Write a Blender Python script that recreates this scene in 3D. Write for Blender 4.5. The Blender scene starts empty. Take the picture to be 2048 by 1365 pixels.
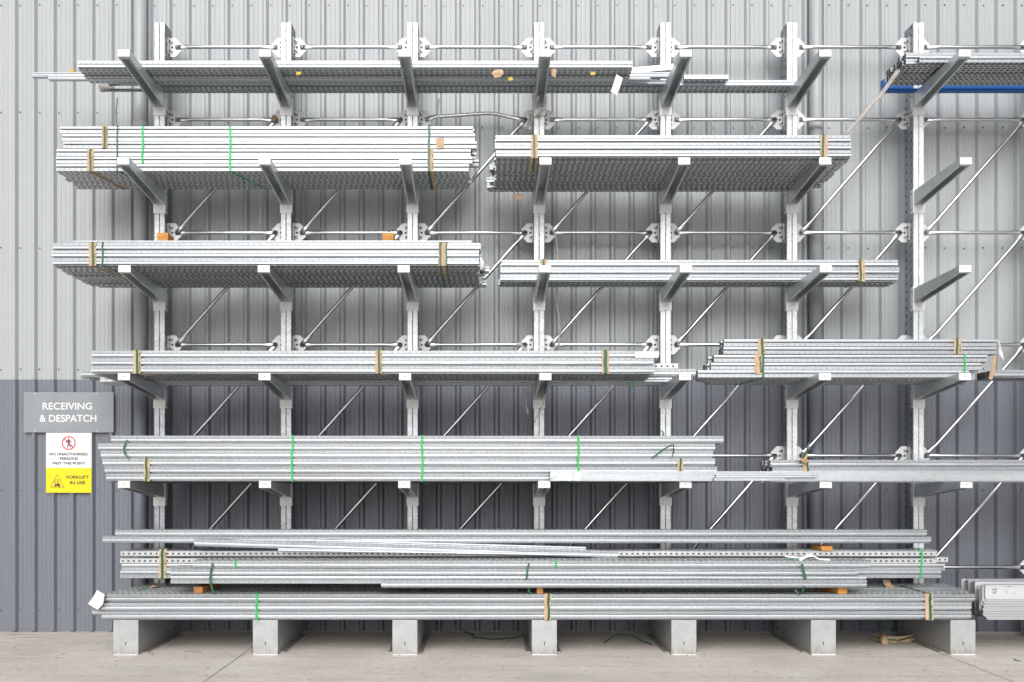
import bpy, bmesh, math, random
from mathutils import Vector, Matrix
random.seed(11)
S = bpy.context.scene
COL = S.collection
R = math.radians
# ---------------------------------------------------------------- camera, sky, sun, exposure
F, CX, CY, CAMY, CAMZ = 1944.0, 975.0, 950.0, -9.222, 1.55
cam = bpy.data.cameras.new('camera'); co = bpy.data.objects.new('camera', cam); COL.objects.link(co)
co.location = (0, CAMY, CAMZ); co.rotation_euler = (R(90), 0, 0)
cam.sensor_width = 36; cam.lens = 36 * F / 2048
cam.shift_x = (1024 - CX) / 2048; cam.shift_y = (CY - 682.5) / 2048
cam.clip_end = 500; cam.clip_start = 0.1
S.camera = co
W = bpy.data.worlds.new('World'); S.world = W; W.use_nodes = True
wn = W.node_tree; wn.nodes.clear()
sky = wn.nodes.new('ShaderNodeTexSky'); sky.sky_type = 'NISHITA'; sky.sun_disc = False
SUN_EL, SUN_AZ = 32, 183      # azimuth: clockwise from +Y
sky.sun_elevation = R(SUN_EL); sky.sun_rotation = R(SUN_AZ); sky.air_density = 1.0; sky.dust_density = 3.0; sky.ozone_density = 1.0
hs = wn.nodes.new('ShaderNodeHueSaturation'); hs.inputs['Saturation'].default_value = 0.16
bg = wn.nodes.new('ShaderNodeBackground'); bg.inputs['Strength'].default_value = 0.12
wo = wn.nodes.new('ShaderNodeOutputWorld')
wn.links.new(sky.outputs[0], hs.inputs['Color']); wn.links.new(hs.outputs[0], bg.inputs[0]); wn.links.new(bg.outputs[0], wo.inputs[0])
sun = bpy.data.lights.new('sun', 'SUN'); sun.energy = 1.5; sun.angle = R(44); sun.color = (1.0, 0.985, 0.96)
so = bpy.data.objects.new('sun', sun); COL.objects.link(so)
sd = Vector((math.sin(R(SUN_AZ)) * math.cos(R(SUN_EL)), math.cos(R(SUN_AZ)) * math.cos(R(SUN_EL)), math.sin(R(SUN_EL))))
so.rotation_euler = sd.to_track_quat('Z', 'Y').to_euler(); so.location = (0, -5, 12)
S.view_settings.view_transform = 'Standard'; S.view_settings.look = 'None'
S.view_settings.gamma = 1; S.view_settings.use_curve_mapping = False
S.view_settings.exposure = 0.13
S.render.engine = 'CYCLES'
S.cycles.transparent_max_bounces = 24; S.cycles.max_bounces = 8

# ---------------------------------------------------------------- helpers
def sc(Y): return F / (Y - CAMY)                 # photo pixels per metre at depth Y
def PX(px, Y): return (px - CX) / sc(Y)
def PZ(py, Y): return CAMZ + (CY - py) / sc(Y)

class M:
    """node material helper"""
    def __init__(s, name):
        s.m = bpy.data.materials.new(name); s.m.use_nodes = True; s.t = s.m.node_tree; s.n = s.t.nodes; s.n.clear()
        s.out = s.n.new('ShaderNodeOutputMaterial'); s.b = s.n.new('ShaderNodeBsdfPrincipled'); s.t.links.new(s.b.outputs[0], s.out.inputs[0])
        s.tc = s.n.new('ShaderNodeTexCoord')
    def L(s, a, b): s.t.links.new(a, b)
    def map(s, scale, src='Object', rnd=False):
        mp = s.n.new('ShaderNodeMapping'); mp.inputs['Scale'].default_value = scale
        s.L(s.tc.outputs[src], mp.inputs['Vector'])
        if rnd:
            oi = s.n.new('ShaderNodeObjectInfo'); mm = s.math('MULTIPLY', oi.outputs['Random'], 37.0)
            s.L(mm, mp.inputs['Location'])
        return mp.outputs[0]
    def noise(s, vec, scale=1, detail=4, rough=.55):
        n = s.n.new('ShaderNodeTexNoise'); n.inputs['Scale'].default_value = scale; n.inputs['Detail'].default_value = detail
        n.inputs['Roughness'].default_value = rough; s.L(vec, n.inputs['Vector']); return n.outputs['Fac']
    def voro(s, vec, scale):
        n = s.n.new('ShaderNodeTexVoronoi'); n.inputs['Scale'].default_value = scale; s.L(vec, n.inputs['Vector']); return n.outputs['Color']
    def math(s, op, a, b=None, c=None):
        n = s.n.new('ShaderNodeMath'); n.operation = op
        for i, v in enumerate((a, b, c)):
            if v is None: continue
            if isinstance(v, (int, float)): n.inputs[i].default_value = v
            else: s.L(v, n.inputs[i])
        return n.outputs[0]
    def rng(s, v, a, b, c, d):
        n = s.n.new('ShaderNodeMapRange'); s.L(v, n.inputs[0])
        for i, x in enumerate((a, b, c, d)): n.inputs[i + 1].default_value = x
        return n.outputs[0]
    def mix(s, f, a, b, blend='MIX'):
        n = s.n.new('ShaderNodeMix'); n.data_type = 'RGBA'; n.blend_type = blend
        for i, v in ((0, f), (6, a), (7, b)):
            if isinstance(v, (int, float)): n.inputs[i].default_value = v
            elif isinstance(v, tuple): n.inputs[i].default_value = (*v, 1)
            else: s.L(v, n.inputs[i])
        return n.outputs[2]
    def sep(s, v):
        n = s.n.new('ShaderNodeSeparateXYZ'); s.L(v, n.inputs[0]); return n.outputs
    def bump(s, h, st, dist=.002):
        n = s.n.new('ShaderNodeBump'); n.inputs['Strength'].default_value = st; n.inputs['Distance'].default_value = dist
        s.L(h, n.inputs['Height']); s.L(n.outputs[0], s.b.inputs['Normal'])
    def set(s, **k):
        for kk, v in k.items():
            i = s.b.inputs[kk.replace('_', ' ')]
            if isinstance(v, tuple): i.default_value = (*v, 1)
            elif isinstance(v, (int, float)): i.default_value = v
            else: s.L(v, i)
    def holes(s, mask):
        """mask=1 cuts a real see-through hole"""
        s.L(s.math('SUBTRACT', 1.0, mask), s.b.inputs['Alpha'])

def slotmask(m, along, across, pitch, hl, hw, c0, phase=None):
    """rounded slots of half length hl and half width hw every pitch along, centred on across=c0"""
    a = along if phase is None else m.math('ADD', along, phase)
    u = m.math('SUBTRACT', m.math('MODULO', m.math('ADD', a, 100 * pitch), pitch), pitch / 2)
    u = m.math('MAXIMUM', m.math('SUBTRACT', m.math('ABSOLUTE', u), hl - hw), 0.0)
    v = m.math('SUBTRACT', across, c0)
    d = m.math('SQRT', m.math('ADD', m.math('MULTIPLY', u, u), m.math('MULTIPLY', v, v)))
    return m.math('LESS_THAN', d, hw)

def galv(name, base=(.62, .63, .64), rough=.36, metal=.85, spangle=True, hole=None, streak=True, var=.18):
    m = M(name)
    big = m.noise(m.map((.5, 6, 6), rnd=True) if streak else m.map((3, 3, 3), rnd=True), 2.2, 5, .6)
    fine = m.noise(m.map((1.6, 70, 70), rnd=True) if streak else m.map((25, 25, 25), rnd=True), 3, 4, .6)
    oi = m.n.new('ShaderNodeObjectInfo')
    v = m.math('ADD', m.rng(big, .25, .75, -var * .5, var * .5), m.rng(fine, .3, .7, -var * .3, var * .3))
    v = m.math('ADD', v, m.rng(oi.outputs['Random'], 0, 1, -var * .45, var * .3))
    if spangle:
        sp = m.sep(m.voro(m.map((60, 60, 60)), 1.0))[0]
        v = m.math('ADD', v, m.rng(sp, 0, 1, -var * .28, var * .28))
    v = m.math('ADD', v, 1.0)
    cc = m.n.new('ShaderNodeCombineColor')
    for i in range(3): m.L(m.math('MULTIPLY', v, base[i]), cc.inputs[i])
    ge = m.n.new('ShaderNodeNewGeometry')      # inner side of the sheet coloured dark: painted shade, so slots read darker
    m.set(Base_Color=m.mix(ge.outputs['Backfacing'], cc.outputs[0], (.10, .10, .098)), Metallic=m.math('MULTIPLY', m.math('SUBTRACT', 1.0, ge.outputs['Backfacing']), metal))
    m.set(Roughness=m.rng(big, .2, .8, rough - .09, rough + .12))
    m.bump(fine, .25, .002)
    if hole: hole(m)
    return m.m

def h_bottom(m):   # 28 x 13 slots at 50 mm pitch on the flat of a channel
    x, y, z = m.sep(m.tc.outputs['Object'])
    m.holes(slotmask(m, x, y, .05, .0165, .0104, .0248))
def h_dots(zc, rad=.0036, pitch=.05):
    def f(m):
        x, y, z = m.sep(m.tc.outputs['Object'])
        m.holes(slotmask(m, x, z, pitch, rad, rad, zc))
    return f
def h_square(m):
    x, y, z = m.sep(m.tc.outputs['Object'])
    u = m.math('SUBTRACT', m.math('MODULO', m.math('ADD', x, 5.0), .05), .025)
    mk = m.math('MULTIPLY', m.math('LESS_THAN', m.math('ABSOLUTE', u), .0085), m.math('LESS_THAN', m.math('ABSOLUTE', m.math('SUBTRACT', z, .026)), .0075))
    m.holes(mk)
def h_column(m):
    x, y, z = m.sep(m.tc.outputs['Object'])
    a = slotmask(m, z, y, .077, .015, .008, .045)
    b = slotmask(m, z, y, .077, .015, .008, .155, .038)
    c = slotmask(m, z, y, .077, .004, .004, .1, .02)
    m.holes(m.math('MAXIMUM', m.math('MAXIMUM', a, b), c))

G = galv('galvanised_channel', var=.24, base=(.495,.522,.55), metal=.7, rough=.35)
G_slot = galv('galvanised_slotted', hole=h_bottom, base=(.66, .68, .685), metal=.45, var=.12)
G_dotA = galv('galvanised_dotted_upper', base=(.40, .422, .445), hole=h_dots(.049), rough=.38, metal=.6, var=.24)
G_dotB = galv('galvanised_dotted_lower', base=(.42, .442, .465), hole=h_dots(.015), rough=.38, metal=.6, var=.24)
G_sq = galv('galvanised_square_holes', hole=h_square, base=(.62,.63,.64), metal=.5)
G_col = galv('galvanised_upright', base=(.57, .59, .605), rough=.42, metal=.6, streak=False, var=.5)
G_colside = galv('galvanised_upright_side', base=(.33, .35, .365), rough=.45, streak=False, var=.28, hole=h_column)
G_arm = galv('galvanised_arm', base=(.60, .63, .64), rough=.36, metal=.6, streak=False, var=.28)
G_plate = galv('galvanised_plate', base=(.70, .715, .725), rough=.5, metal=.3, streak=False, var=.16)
def mk_foot():
    m = M('galvanised_foot'); n1 = m.noise(m.map((5, 5, 5), rnd=True), 2, 5, .65); n2 = m.noise(m.map((30, 30, 9), rnd=True), 1.5, 5, .7)
    sp = m.sep(m.voro(m.map((38, 38, 38)), 1.0))[0]
    c = m.mix(m.rng(n1, .3, .7, 0, 1), (.43, .447, .455), (.50, .517, .525)); c = m.mix(m.rng(sp, 0, 1, 0, .16), c, (.66, .68, .69))
    c = m.mix(m.rng(n2, .62, .72, 0, .2), c, (.66, .67, .67))
    z = m.sep(m.tc.outputs['Object'])[2]
    rust = m.math('MULTIPLY', m.rng(z, .09, .0, 0, 1), m.rng(n2, .42, .6, 0, 1))
    c = m.mix(m.math('MULTIPLY', rust, .7), c, (.28, .17, .09))
    m.set(Base_Color=c, Metallic=.55, Roughness=m.rng(n1, .2, .8, .3, .55)); m.bump(n2, .15, .002); return m.m
G_foot = mk_foot()
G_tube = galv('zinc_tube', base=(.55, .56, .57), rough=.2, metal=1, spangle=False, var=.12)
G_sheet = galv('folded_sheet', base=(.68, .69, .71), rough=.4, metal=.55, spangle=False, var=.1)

def plain(name, col, rough=.6, var=.12, sc_=(8, 8, 8), metal=0, bump=.1, dark=None):
    m = M(name); n = m.noise(m.map(sc_, rnd=True), 2, 5, .6)
    a = tuple(c * (1 - var) for c in col); b = tuple(min(1, c * (1 + var)) for c in col)
    m.set(Base_Color=m.mix(m.rng(n, .3, .7, 0, 1), dark or a, b), Roughness=rough, Metallic=metal)
    if bump: m.bump(n, bump, .003)
    return m.m
CARD = plain('cardboard', (.56, .385, .25), .85, .2, (20, 20, 6))
CARD_PRINT = plain('cardboard_print_red', (.35, .06, .07), .85)
GREEN = plain('dark_green_strap', (.006, .105, .045), .35, .3, (4, 30, 30))
BRIGHT = plain('bright_green_strap', (.02, .44, .11), .4, .2, (4, 30, 30))
INKG = plain('green_ink', (.02, .16, .07), .8, bump=0)
PAPER = plain('white_paper', (.80, .80, .80), .7, .05)
INK = plain('dark_ink', (.03, .03, .045), .7, bump=0)
FILM = None
def mk_film():
    m = M('plastic_film'); n = m.noise(m.map((30, 30, 12)), 3, 5, .7)
    m.set(Base_Color=(.62, .56, .52), Roughness=.25, Specular_IOR_Level=.8)
    m.L(m.rng(n, .35, .65, .25, .85), m.b.inputs['Alpha']); m.bump(n, .8, .01); return m.m
FILM = mk_film()
BLUE = plain('blue_paint', (.003, .11, .40), .35, .12)
DARK = plain('dark_bolt', (.05, .052, .055), .45, .3, metal=.5)
BOLT = plain('zinc_bolt', (.3, .31, .32), .4, .3, metal=.8)
LEAF = plain('yellow_leaf', (.55, .32, .03), .8, .3)
TWIG = plain('dry_twig', (.30, .22, .14), .9, .3)
YTAG = plain('yellow_tag', (.62, .42, .06), .7, .15)

def mk_timber(name, a, b):
    m = M(name); w = m.noise(m.map((3, 40, 40), rnd=True), 1.5, 6, .65)
    w2 = m.noise(m.map((6, 6, 6), rnd=True), 2, 3)
    c = m.mix(m.rng(w, .35, .65, 0, 1), a, b); c = m.mix(m.rng(w2, .55, .8, 0, .5), c, (.13, .05, .02))
    m.set(Base_Color=c, Roughness=.7); m.bump(w, .5, .003); return m.m
TIMBER = mk_timber('orange_timber', (.50, .20, .035), (.66, .32, .09))
TIMBER_D = mk_timber('brown_timber', (.33, .13, .04), (.48, .22, .08))

def mk_wall(name, col, rough, edge):
    m = M(name)
    st = m.noise(m.map((9, 9, .35)), 1.3, 6, .6)
    bl = m.noise(m.map((.5, .5, .5)), 1, 4, .6)
    sp = m.noise(m.map((40, 40, 22)), 2, 3, .5)
    z = m.sep(m.tc.outputs['Object'])[2]
    c = m.mix(m.rng(st, .3, .75, 0, 1), tuple(v * 1.02 for v in col), tuple(v * .955 for v in col))
    c = m.mix(m.rng(bl, .35, .7, 0, .45), c, tuple(v * .92 for v in col))
    c = m.mix(m.rng(sp, .70, .78, 0, .55), c, edge)
    m.set(Base_Color=c, Roughness=m.rng(st, .2, .8, rough - .05, rough + .1), Specular_IOR_Level=.5)
    d = m.noise(m.map((2.2, 2, .7)), 2, 2); m.bump(d, .35, .012)
    return m.m
WALL_L = mk_wall('light_grey_cladding', (.42, .442, .458), .42, (.40, .38, .35))
WALL_D = mk_wall('dark_grey_cladding', (.183, .195, .231), .42, (.28, .27, .27))

def mk_concrete():
    m = M('concrete')
    o = m.tc.outputs['Object']
    big = m.noise(m.map((.9, 1.2, 1)), 1.5, 7, .66)
    fin = m.noise(m.map((10, 11, 9)), 2, 6, .7)
    grit = m.noise(m.map((70, 90, 70)), 2, 3, .6)
    st = m.noise(m.map((2.2, 3.4, 1)), 2.1, 6, .72)
    c = m.mix(m.rng(big, .3, .7, 0, 1), (.67, .615, .56), (.82, .765, .70))
    c = m.mix(m.rng(fin, .35, .75, 0, .6), c, (.42, .40, .36))
    pt = m.noise(m.map((.45, 1.1, 1)), 1.0, 4, .7)
    c = m.mix(m.rng(pt, .48, .62, 0, .45), c, (.50, .465, .425))
    c = m.mix(m.rng(st, .62, .72, 0, .35), c, (.44, .36, .27))
    wv = m.n.new('ShaderNodeTexWave'); wv.wave_type = 'RINGS'; wv.inputs['Scale'].default_value = .9; wv.inputs['Distortion'].default_value = 5; wv.inputs['Detail'].default_value = 3
    m.L(m.map((.35, .9, 1)), wv.inputs['Vector'])
    c = m.mix(m.math('MULTIPLY', m.rng(wv.outputs['Fac'], .90, 1, 0, .4), m.rng(fin, .4, .6, 0, 1)), c, (.40, .37, .34))
    sc2 = m.noise(m.map((2.6, 19, 1)), 1.7, 3, .6)
    c = m.mix(m.rng(sc2, .68, .74, 0, .6), c, (.34, .28, .22))
    sc3 = m.noise(m.map((1.0, 1.7, 1)), 2.3, 6, .7)
    c = m.mix(m.rng(sc3, .56, .66, 0, .35), c, (.46, .40, .33))
    c = m.mix(m.rng(grit, .64, .72, 0, .6), c, (.22, .19, .16))
    x, y, z = m.sep(o)
    # brown tyre-scraped stains on the left
    sx = m.rng(x, -3.6, -4.3, 0, 1); s2 = m.noise(m.map((1.2, 16, 1)), 1.2, 5, .6)
    c = m.mix(m.math('MULTIPLY', m.math('MULTIPLY', sx, m.rng(s2, .52, .64, 0, 1)), .75), c, (.36, .21, .10))
    m.set(Base_Color=c, Roughness=.85)
    m.bump(m.math('ADD', fin, m.math('MULTIPLY', grit, .5)), .35, .004)
    return m.m
CONC = mk_concrete()
JOINT = plain('joint_sealant', (.20, .19, .175), .9, .4)

# ---------------------------------------------------------------- mesh helpers
def link(name, bm, mats, parent=None, smooth=False, loc=None, rot=None):
    me = bpy.data.meshes.new(name); bmesh.ops.recalc_face_normals(bm, faces=bm.faces) if not smooth == 'raw' else None
    bm.to_mesh(me); bm.free()
    for mt in (mats if isinstance(mats, (list, tuple)) else [mats]): me.materials.append(mt)
    if smooth is True:
        for p in me.polygons: p.use_smooth = True
    o = bpy.data.objects.new(name, me); COL.objects.link(o)
    if parent: o.parent = parent
    if loc: o.location = loc
    if rot: o.rotation_euler = rot
    return o
def place(name, me, parent=None, loc=(0, 0, 0), rot=(0, 0, 0)):
    o = bpy.data.objects.new(name, me); COL.objects.link(o); o.parent = parent; o.location = loc; o.rotation_euler = rot; return o
def tag(o, label=None, cat=None, group=None, kind=None):
    if label: o['label'] = label
    if cat: o['category'] = cat
    if group: o['group'] = group
    if kind: o['kind'] = kind
    return o
def thing(name, label, cat, loc=(0, 0, 0), group=None, rot=(0, 0, 0)):
    o = bpy.data.objects.new(name, None); o.empty_display_size = .1; COL.objects.link(o); o.location = loc; o.rotation_euler = rot
    return tag(o, label, cat, group)
def box(bm, x0, x1, y0, y1, z0, z1, mi=0, bev=0):
    vs = [bm.verts.new(p) for p in ((x0, y0, z0), (x1, y0, z0), (x1, y1, z0), (x0, y1, z0), (x0, y0, z1), (x1, y0, z1), (x1, y1, z1), (x0, y1, z1))]
    fs = [bm.faces.new([vs[i] for i in q]) for q in ((0, 3, 2, 1), (4, 5, 6, 7), (0, 1, 5, 4), (1, 2, 6, 5), (2, 3, 7, 6), (3, 0, 4, 7))]
    for f in fs: f.material_index = mi
    if bev:
        es = list({e for f in fs for e in f.edges})
        r = bmesh.ops.bevel(bm, geom=es, offset=bev, segments=2, affect='EDGES', profile=.5)
        for f in r['faces']: f.material_index = mi
    return fs
def cyl(bm, c, r, h, axis='y', n=12, mi=0):
    rot = {'y': Matrix.Rotation(R(90), 4, 'X'), 'x': Matrix.Rotation(R(90), 4, 'Y'), 'z': Matrix.Identity(4)}[axis]
    g = bmesh.ops.create_cone(bm, cap_ends=True, segments=n, radius1=r, radius2=r, depth=h, matrix=Matrix.Translation(c) @ rot)
    for f in {f for v in g['verts'] for f in v.link_faces}: f.material_index = mi
def prism(bm, pts, y0, y1, mi=0):
    a = [bm.verts.new((x, y0, z)) for x, z in pts]; b = [bm.verts.new((x, y1, z)) for x, z in pts]
    f1 = bm.faces.new(a); f2 = bm.faces.new(b[::-1]); f1.material_index = f2.material_index = mi
    n = len(pts)
    for i in range(n):
        f = bm.faces.new((a[i], b[i], b[(i + 1) % n], a[(i + 1) % n])); f.material_index = mi
def ribbon(bm, pts, w, t=.0012, mi=0, across=None):
    """flat band along pts, width w across `across` (default X), thickness t"""
    rows = []
    n = len(pts); P = [Vector(p) for p in pts]
    for i in range(n):
        d = (P[min(i + 1, n - 1)] - P[max(i - 1, 0)]).normalized()
        ac = Vector(across or (1, 0, 0)); ac = (ac - d * ac.dot(d)).normalized()
        nn = d.cross(ac).normalized() * t / 2
        a = ac * w / 2
        rows.append([bm.verts.new(P[i] + s) for s in (-a - nn, a - nn, a + nn, -a + nn)])
    for i in range(n - 1):
        for k in range(4):
            f = bm.faces.new((rows[i][k], rows[i][(k + 1) % 4], rows[i + 1][(k + 1) % 4], rows[i + 1][k])); f.material_index = mi
    bm.faces.new(rows[0]).material_index = mi; bm.faces.new(rows[-1][::-1]).material_index = mi
def tube(bm, pts, rad, n=8, mi=0, flat=None):
    """tube along pts; flat: list of (ry, rz) scale per point"""
    P = [Vector(p) for p in pts]; rows = []
    for i, p in enumerate(P):
        d = (P[min(i + 1, len(P) - 1)] - P[max(i - 1, 0)]).normalized()
        up = Vector((0, 1, 0))
        if abs(d.dot(up)) > .95: up = Vector((1, 0, 0))
        s = d.cross(up).normalized(); u = s.cross(d).normalized()
        a, b = (flat[i] if flat else (1, 1))
        rows.append([bm.verts.new(p + u * math.cos(2 * math.pi * k / n) * rad * a + s * math.sin(2 * math.pi * k / n) * rad * b) for k in range(n)])
    for i in range(len(P) - 1):
        for k in range(n):
            f = bm.faces.new((rows[i][k], rows[i][(k + 1) % n], rows[i + 1][(k + 1) % n], rows[i + 1][k])); f.material_index = mi; f.smooth = True
    bm.faces.new(rows[0][::-1]).material_index = mi; bm.faces.new(rows[-1]).material_index = mi
def text_mesh(s, size, mat, name='lettering', ext=.0006, bold=0, align='CENTER', spacing=1.0):
    cu = bpy.data.curves.new('t', 'FONT'); cu.body = s; cu.size = size; cu.align_x = align; cu.align_y = 'CENTER'; cu.extrude = ext; cu.offset = bold
    cu.space_character = spacing
    o = bpy.data.objects.new('t', cu); COL.objects.link(o)
    dg = bpy.context.evaluated_depsgraph_get(); me = bpy.data.meshes.new_from_object(o.evaluated_get(dg)); me.name = name
    bpy.data.objects.remove(o); me.materials.clear(); me.materials.append(mat); return me
def text(s, x, y, z, width, size, mat, parent, bold=0, spacing=1.0, rot=(R(90), 0, 0), name='lettering'):
    me = text_mesh(s, size, mat, name, bold=bold, spacing=spacing)
    xs = [v.co.x for v in me.vertices]; w = max(xs) - min(xs); k = width / w if width else 1
    for v in me.vertices: v.co.x *= k
    return place(name, me, parent, (x, y, z), rot)

# ---------------------------------------------------------------- ground and wall
WY = .387                       # wall face
bm = bmesh.new(); n = 1
for (x0, x1, y0, y1) in ((-60, 60, -70, WY + .2),):
    vs = [bm.verts.new(p) for p in ((x0, y0, 0), (x1, y0, 0), (x1, y1, 0), (x0, y1, 0))]; bm.faces.new(vs)
tag(link('concrete_yard', bm, CONC), kind='structure')
bm = bmesh.new()
for xj in (-2.118 - 6.05, -2.118, 3.93, 10):
    ys = [WY - .01 - i * .35 for i in range(34)]
    off = [random.uniform(-.006, .006) for _ in ys]
    for i in range(len(ys) - 1):
        w0, w1 = .0028, .0028
        vs = [bm.verts.new(p) for p in ((xj + off[i] - w0, ys[i], .004), (xj + off[i + 1] - w1, ys[i + 1], .004), (xj + off[i + 1] + w1, ys[i + 1], .004), (xj + off[i] + w0, ys[i], .004))]
        bm.faces.new(vs)
tag(link('yard_joint', bm, JOINT), kind='structure')

PITCH = .19025
RIB0 = PX(2.74, WY) - .050      # centre of a rib
def cladding(z0, z1, yo, mat, name, parent, rows):
    bm = bmesh.new()
    prof = []
    i0 = -34; i1 = 92
    for i in range(i0, i1):
        c = RIB0 + (i) * PITCH
        for dx, h in ((-.032, 0), (-.0140, .0345), (-.0115, .036), (.0115, .036), (.0140, .0345), (.032, 0)): prof.append((c + dx, h))
        for q in (.071, .114):
            for dx, h in ((-.006, 0), (-.0025, .0022), (.0025, .0022), (.006, 0)): prof.append((c + q + dx + .0015, h))
    prev = None
    for x, h in prof:
        a = bm.verts.new((x, WY + yo - h, z0)); b = bm.verts.new((x, WY + yo - h, z1))
        if prev: bm.faces.new((prev[0], a, b, prev[1]))
        prev = (a, b)
    for zr, lim in rows:
        for i in range(i0, i1):
            x = RIB0 + i * PITCH + .050
            if lim and not (lim[0] < x < lim[1]): continue
            x += random.uniform(-.003, .003); z = zr + random.uniform(-.004, .004)
            cyl(bm, (x, WY + yo - .003, z), .0088, .006, 'y', 10, 2)
            cyl(bm, (x, WY + yo - .007, z), .0055, .008, 'y', 6, 1)
    return link(name, bm, [mat, DARK, BOLT], parent)
wall = thing('wall', 'two tone corrugated metal wall, light grey above dark grey, behind the whole rack', 'wall')
cladding(.012, 2.56, 0, WALL_D, 'lower_cladding', wall, [(.215, None), (1.40, None)])
cladding(2.489, 8.2, -.004, WALL_L, 'upper_cladding', wall, [(2.59, None), (3.79, None), (4.98, (-3.3, 20)), (5.13, (-20, -3.3)), (6.19, None)])
bm = bmesh.new(); box(bm, -11.5, 12.5, WY - .002, WY + .12, 0, .012)
link('base_flashing', bm, WALL_D, wall)

for px, lab in ((281, 'round painted downpipe on the wall left of the first rack upright'), (1631, 'round painted downpipe behind the sixth rack bay, right of the sixth upright')):
    X = PX(px, WY - .09); r = .062
    t = thing('downpipe', lab, 'pipe', (X, WY - .094, 0), 'painted downpipes on the wall')
    for nm, z0, z1, mt in (('lower_pipe', .004, 2.489, WALL_D), ('upper_pipe', 2.489, 8.2, WALL_L)):
        bm = bmesh.new(); tube(bm, [(0, 0, z0), (0, 0, z1)], r, 28); link(nm, bm, mt, t)
    bm = bmesh.new(); tube(bm, [(0, 0, 4.92), (0, 0, 5.0)], r + .004, 28); link('pipe_joint', bm, WALL_L, t)

# ---------------------------------------------------------------- signs
WHITE = plain('sign_white', (.82, .82, .85), .35, .02, bump=0)
SGREY = plain('sign_grey', (.27, .295, .315), .4, .06, (3, 3, 3), bump=0)
YEL = plain('sign_yellow', (.86, .68, .005), .35, .03, bump=0)
RED = plain('sign_red', (.75, .01, .03), .4, .03, bump=0)
NAVY = plain('sign_navy', (.01, .05, .11), .4, .03, bump=0)
SY = WY - .046
sg = thing('sign', 'wide grey sign reading RECEIVING & DESPATCH on the dark wall', 'sign', (PX(137, SY), SY, PZ(825, SY)))
wS, hS = 180 / sc(SY), 80.5 / sc(SY)
bm = bmesh.new(); box(bm, -wS / 2, wS / 2, 0, .003, -hS / 2, hS / 2); link('panel', bm, SGREY, sg)
text('RECEIVING', -.012, -.001, PZ(813.5, SY) - PZ(825, SY), 99 / sc(SY), .096, WHITE, sg, bold=.0012)
text('& DESPATCH', -.002, -.001, PZ(838, SY) - PZ(825, SY), 113.5 / sc(SY), .096, WHITE, sg, bold=.0012)
for sx in (-.33, .28):
    for sz in (-hS / 2 + .016, hS / 2 - .014):
        bm = bmesh.new(); cyl(bm, (sx, -.002, sz), .006, .004, 'y', 10); link('rivet', bm, G_plate, sg)
s2 = thing('sign', 'white over yellow safety sign reading NO UNAUTHORISED PERSONS and FORKLIFT IN USE', 'sign', (PX(137.5, SY), SY + .001, PZ(926, SY)))
k = 1 / sc(SY); w2 = 91 * k
bm = bmesh.new(); box(bm, -w2 / 2, w2 / 2, 0, .003, -10 * k, 60 * k); link('white_panel', bm, WHITE, s2)
bm = bmesh.new(); box(bm, -w2 / 2, w2 / 2, 0, .003, -60 * k, -10.02 * k); link('yellow_panel', bm, YEL, s2)
zt = lambda py: (926 - py) * k
text('NO UNAUTHORISED', 0, -.001, zt(909), 78 * k, .036, INK, s2, bold=.0009)
text('PERSONS', 0, -.001, zt(918), 36 * k, .036, INK, s2, bold=.0009)
text('PAST THIS POINT', 0, -.001, zt(927.3), 65 * k, .036, INK, s2, bold=.0009)
text('FORKLIFT', 17.5 * k, -.001, zt(955), 44.5 * k, .043, INK, s2, bold=.0009)
text('IN USE', 17.5 * k, -.001, zt(966.3), 31 * k, .043, INK, s2, bold=.0009)
bm = bmesh.new()                                                   # prohibition ring
cz = zt(886.5)
N = 48; r1, r0 = 13.8 * k, 11.6 * k
ring = [[bm.verts.new((math.cos(a) * r, -.002, cz + math.sin(a) * r)) for r in (r0, r1)] for a in [2 * math.pi * i / N for i in range(N)]]
for i in range(N): j = (i + 1) % N; bm.faces.new((ring[i][0], ring[i][1], ring[j][1], ring[j][0]))
dx = 12 * k * .707; w = 1.0 * k
vs = [bm.verts.new(p) for p in ((-dx - w * .7, -.0024, cz + dx - w * .7), (-dx + w * .7, -.0024, cz + dx + w * .7), (dx + w * .7, -.0024, cz - dx + w * .7), (dx - w * .7, -.0024, cz - dx - w * .7))]
bm.faces.new(vs); link('prohibition_ring', bm, RED, s2)
bm = bmesh.new()
def stroke(bm, a, b, w, y=-.0015):
    a = Vector((a[0] * k, 0, cz + a[1] * k)); b = Vector((b[0] * k, 0, cz + b[1] * k)); d = (b - a).normalized(); nn = Vector((-d.z, 0, d.x)) * w * k / 2
    bm.faces.new([bm.verts.new(Vector((0, y, 0)) + p) for p in (a - nn, b - nn, b + nn, a + nn)])
bmesh.ops.create_circle(bm, cap_ends=True, segments=16, radius=1.6 * k, matrix=Matrix.Translation((-.2 * k, -.0015, cz + 8 * k)) @ Matrix.Rotation(R(90), 4, 'X'))
stroke(bm, (-.3, 6), (.2, -.5), 4.4); stroke(bm, (-.2, -.3), (-2.8, -9), 2.1, -.0016); stroke(bm, (.4, -.3), (3.8, -8.2), 2.1, -.0017)
stroke(bm, (-1.6, 5.6), (-4.6, 2.2), 1.6, -.0018); stroke(bm, (-4.6, 2.6), (-4.8, -.5), 1.5, -.0019); stroke(bm, (1.4, 5.8), (3.6, 3.2), 1.6, -.0018); stroke(bm, (3.4, 3.4), (5.4, .4), 1.5, -.0019)
link('walking_pictogram', bm, NAVY, s2)
bm = bmesh.new(); cz = zt(966)
tri = [(-36.5, -9), (-9.2, -9), (-22.8, 17)]
for i in range(3):
    stroke(bm, tri[i], tri[(i + 1) % 3], .7, -.0012 - .0002 * i)
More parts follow.
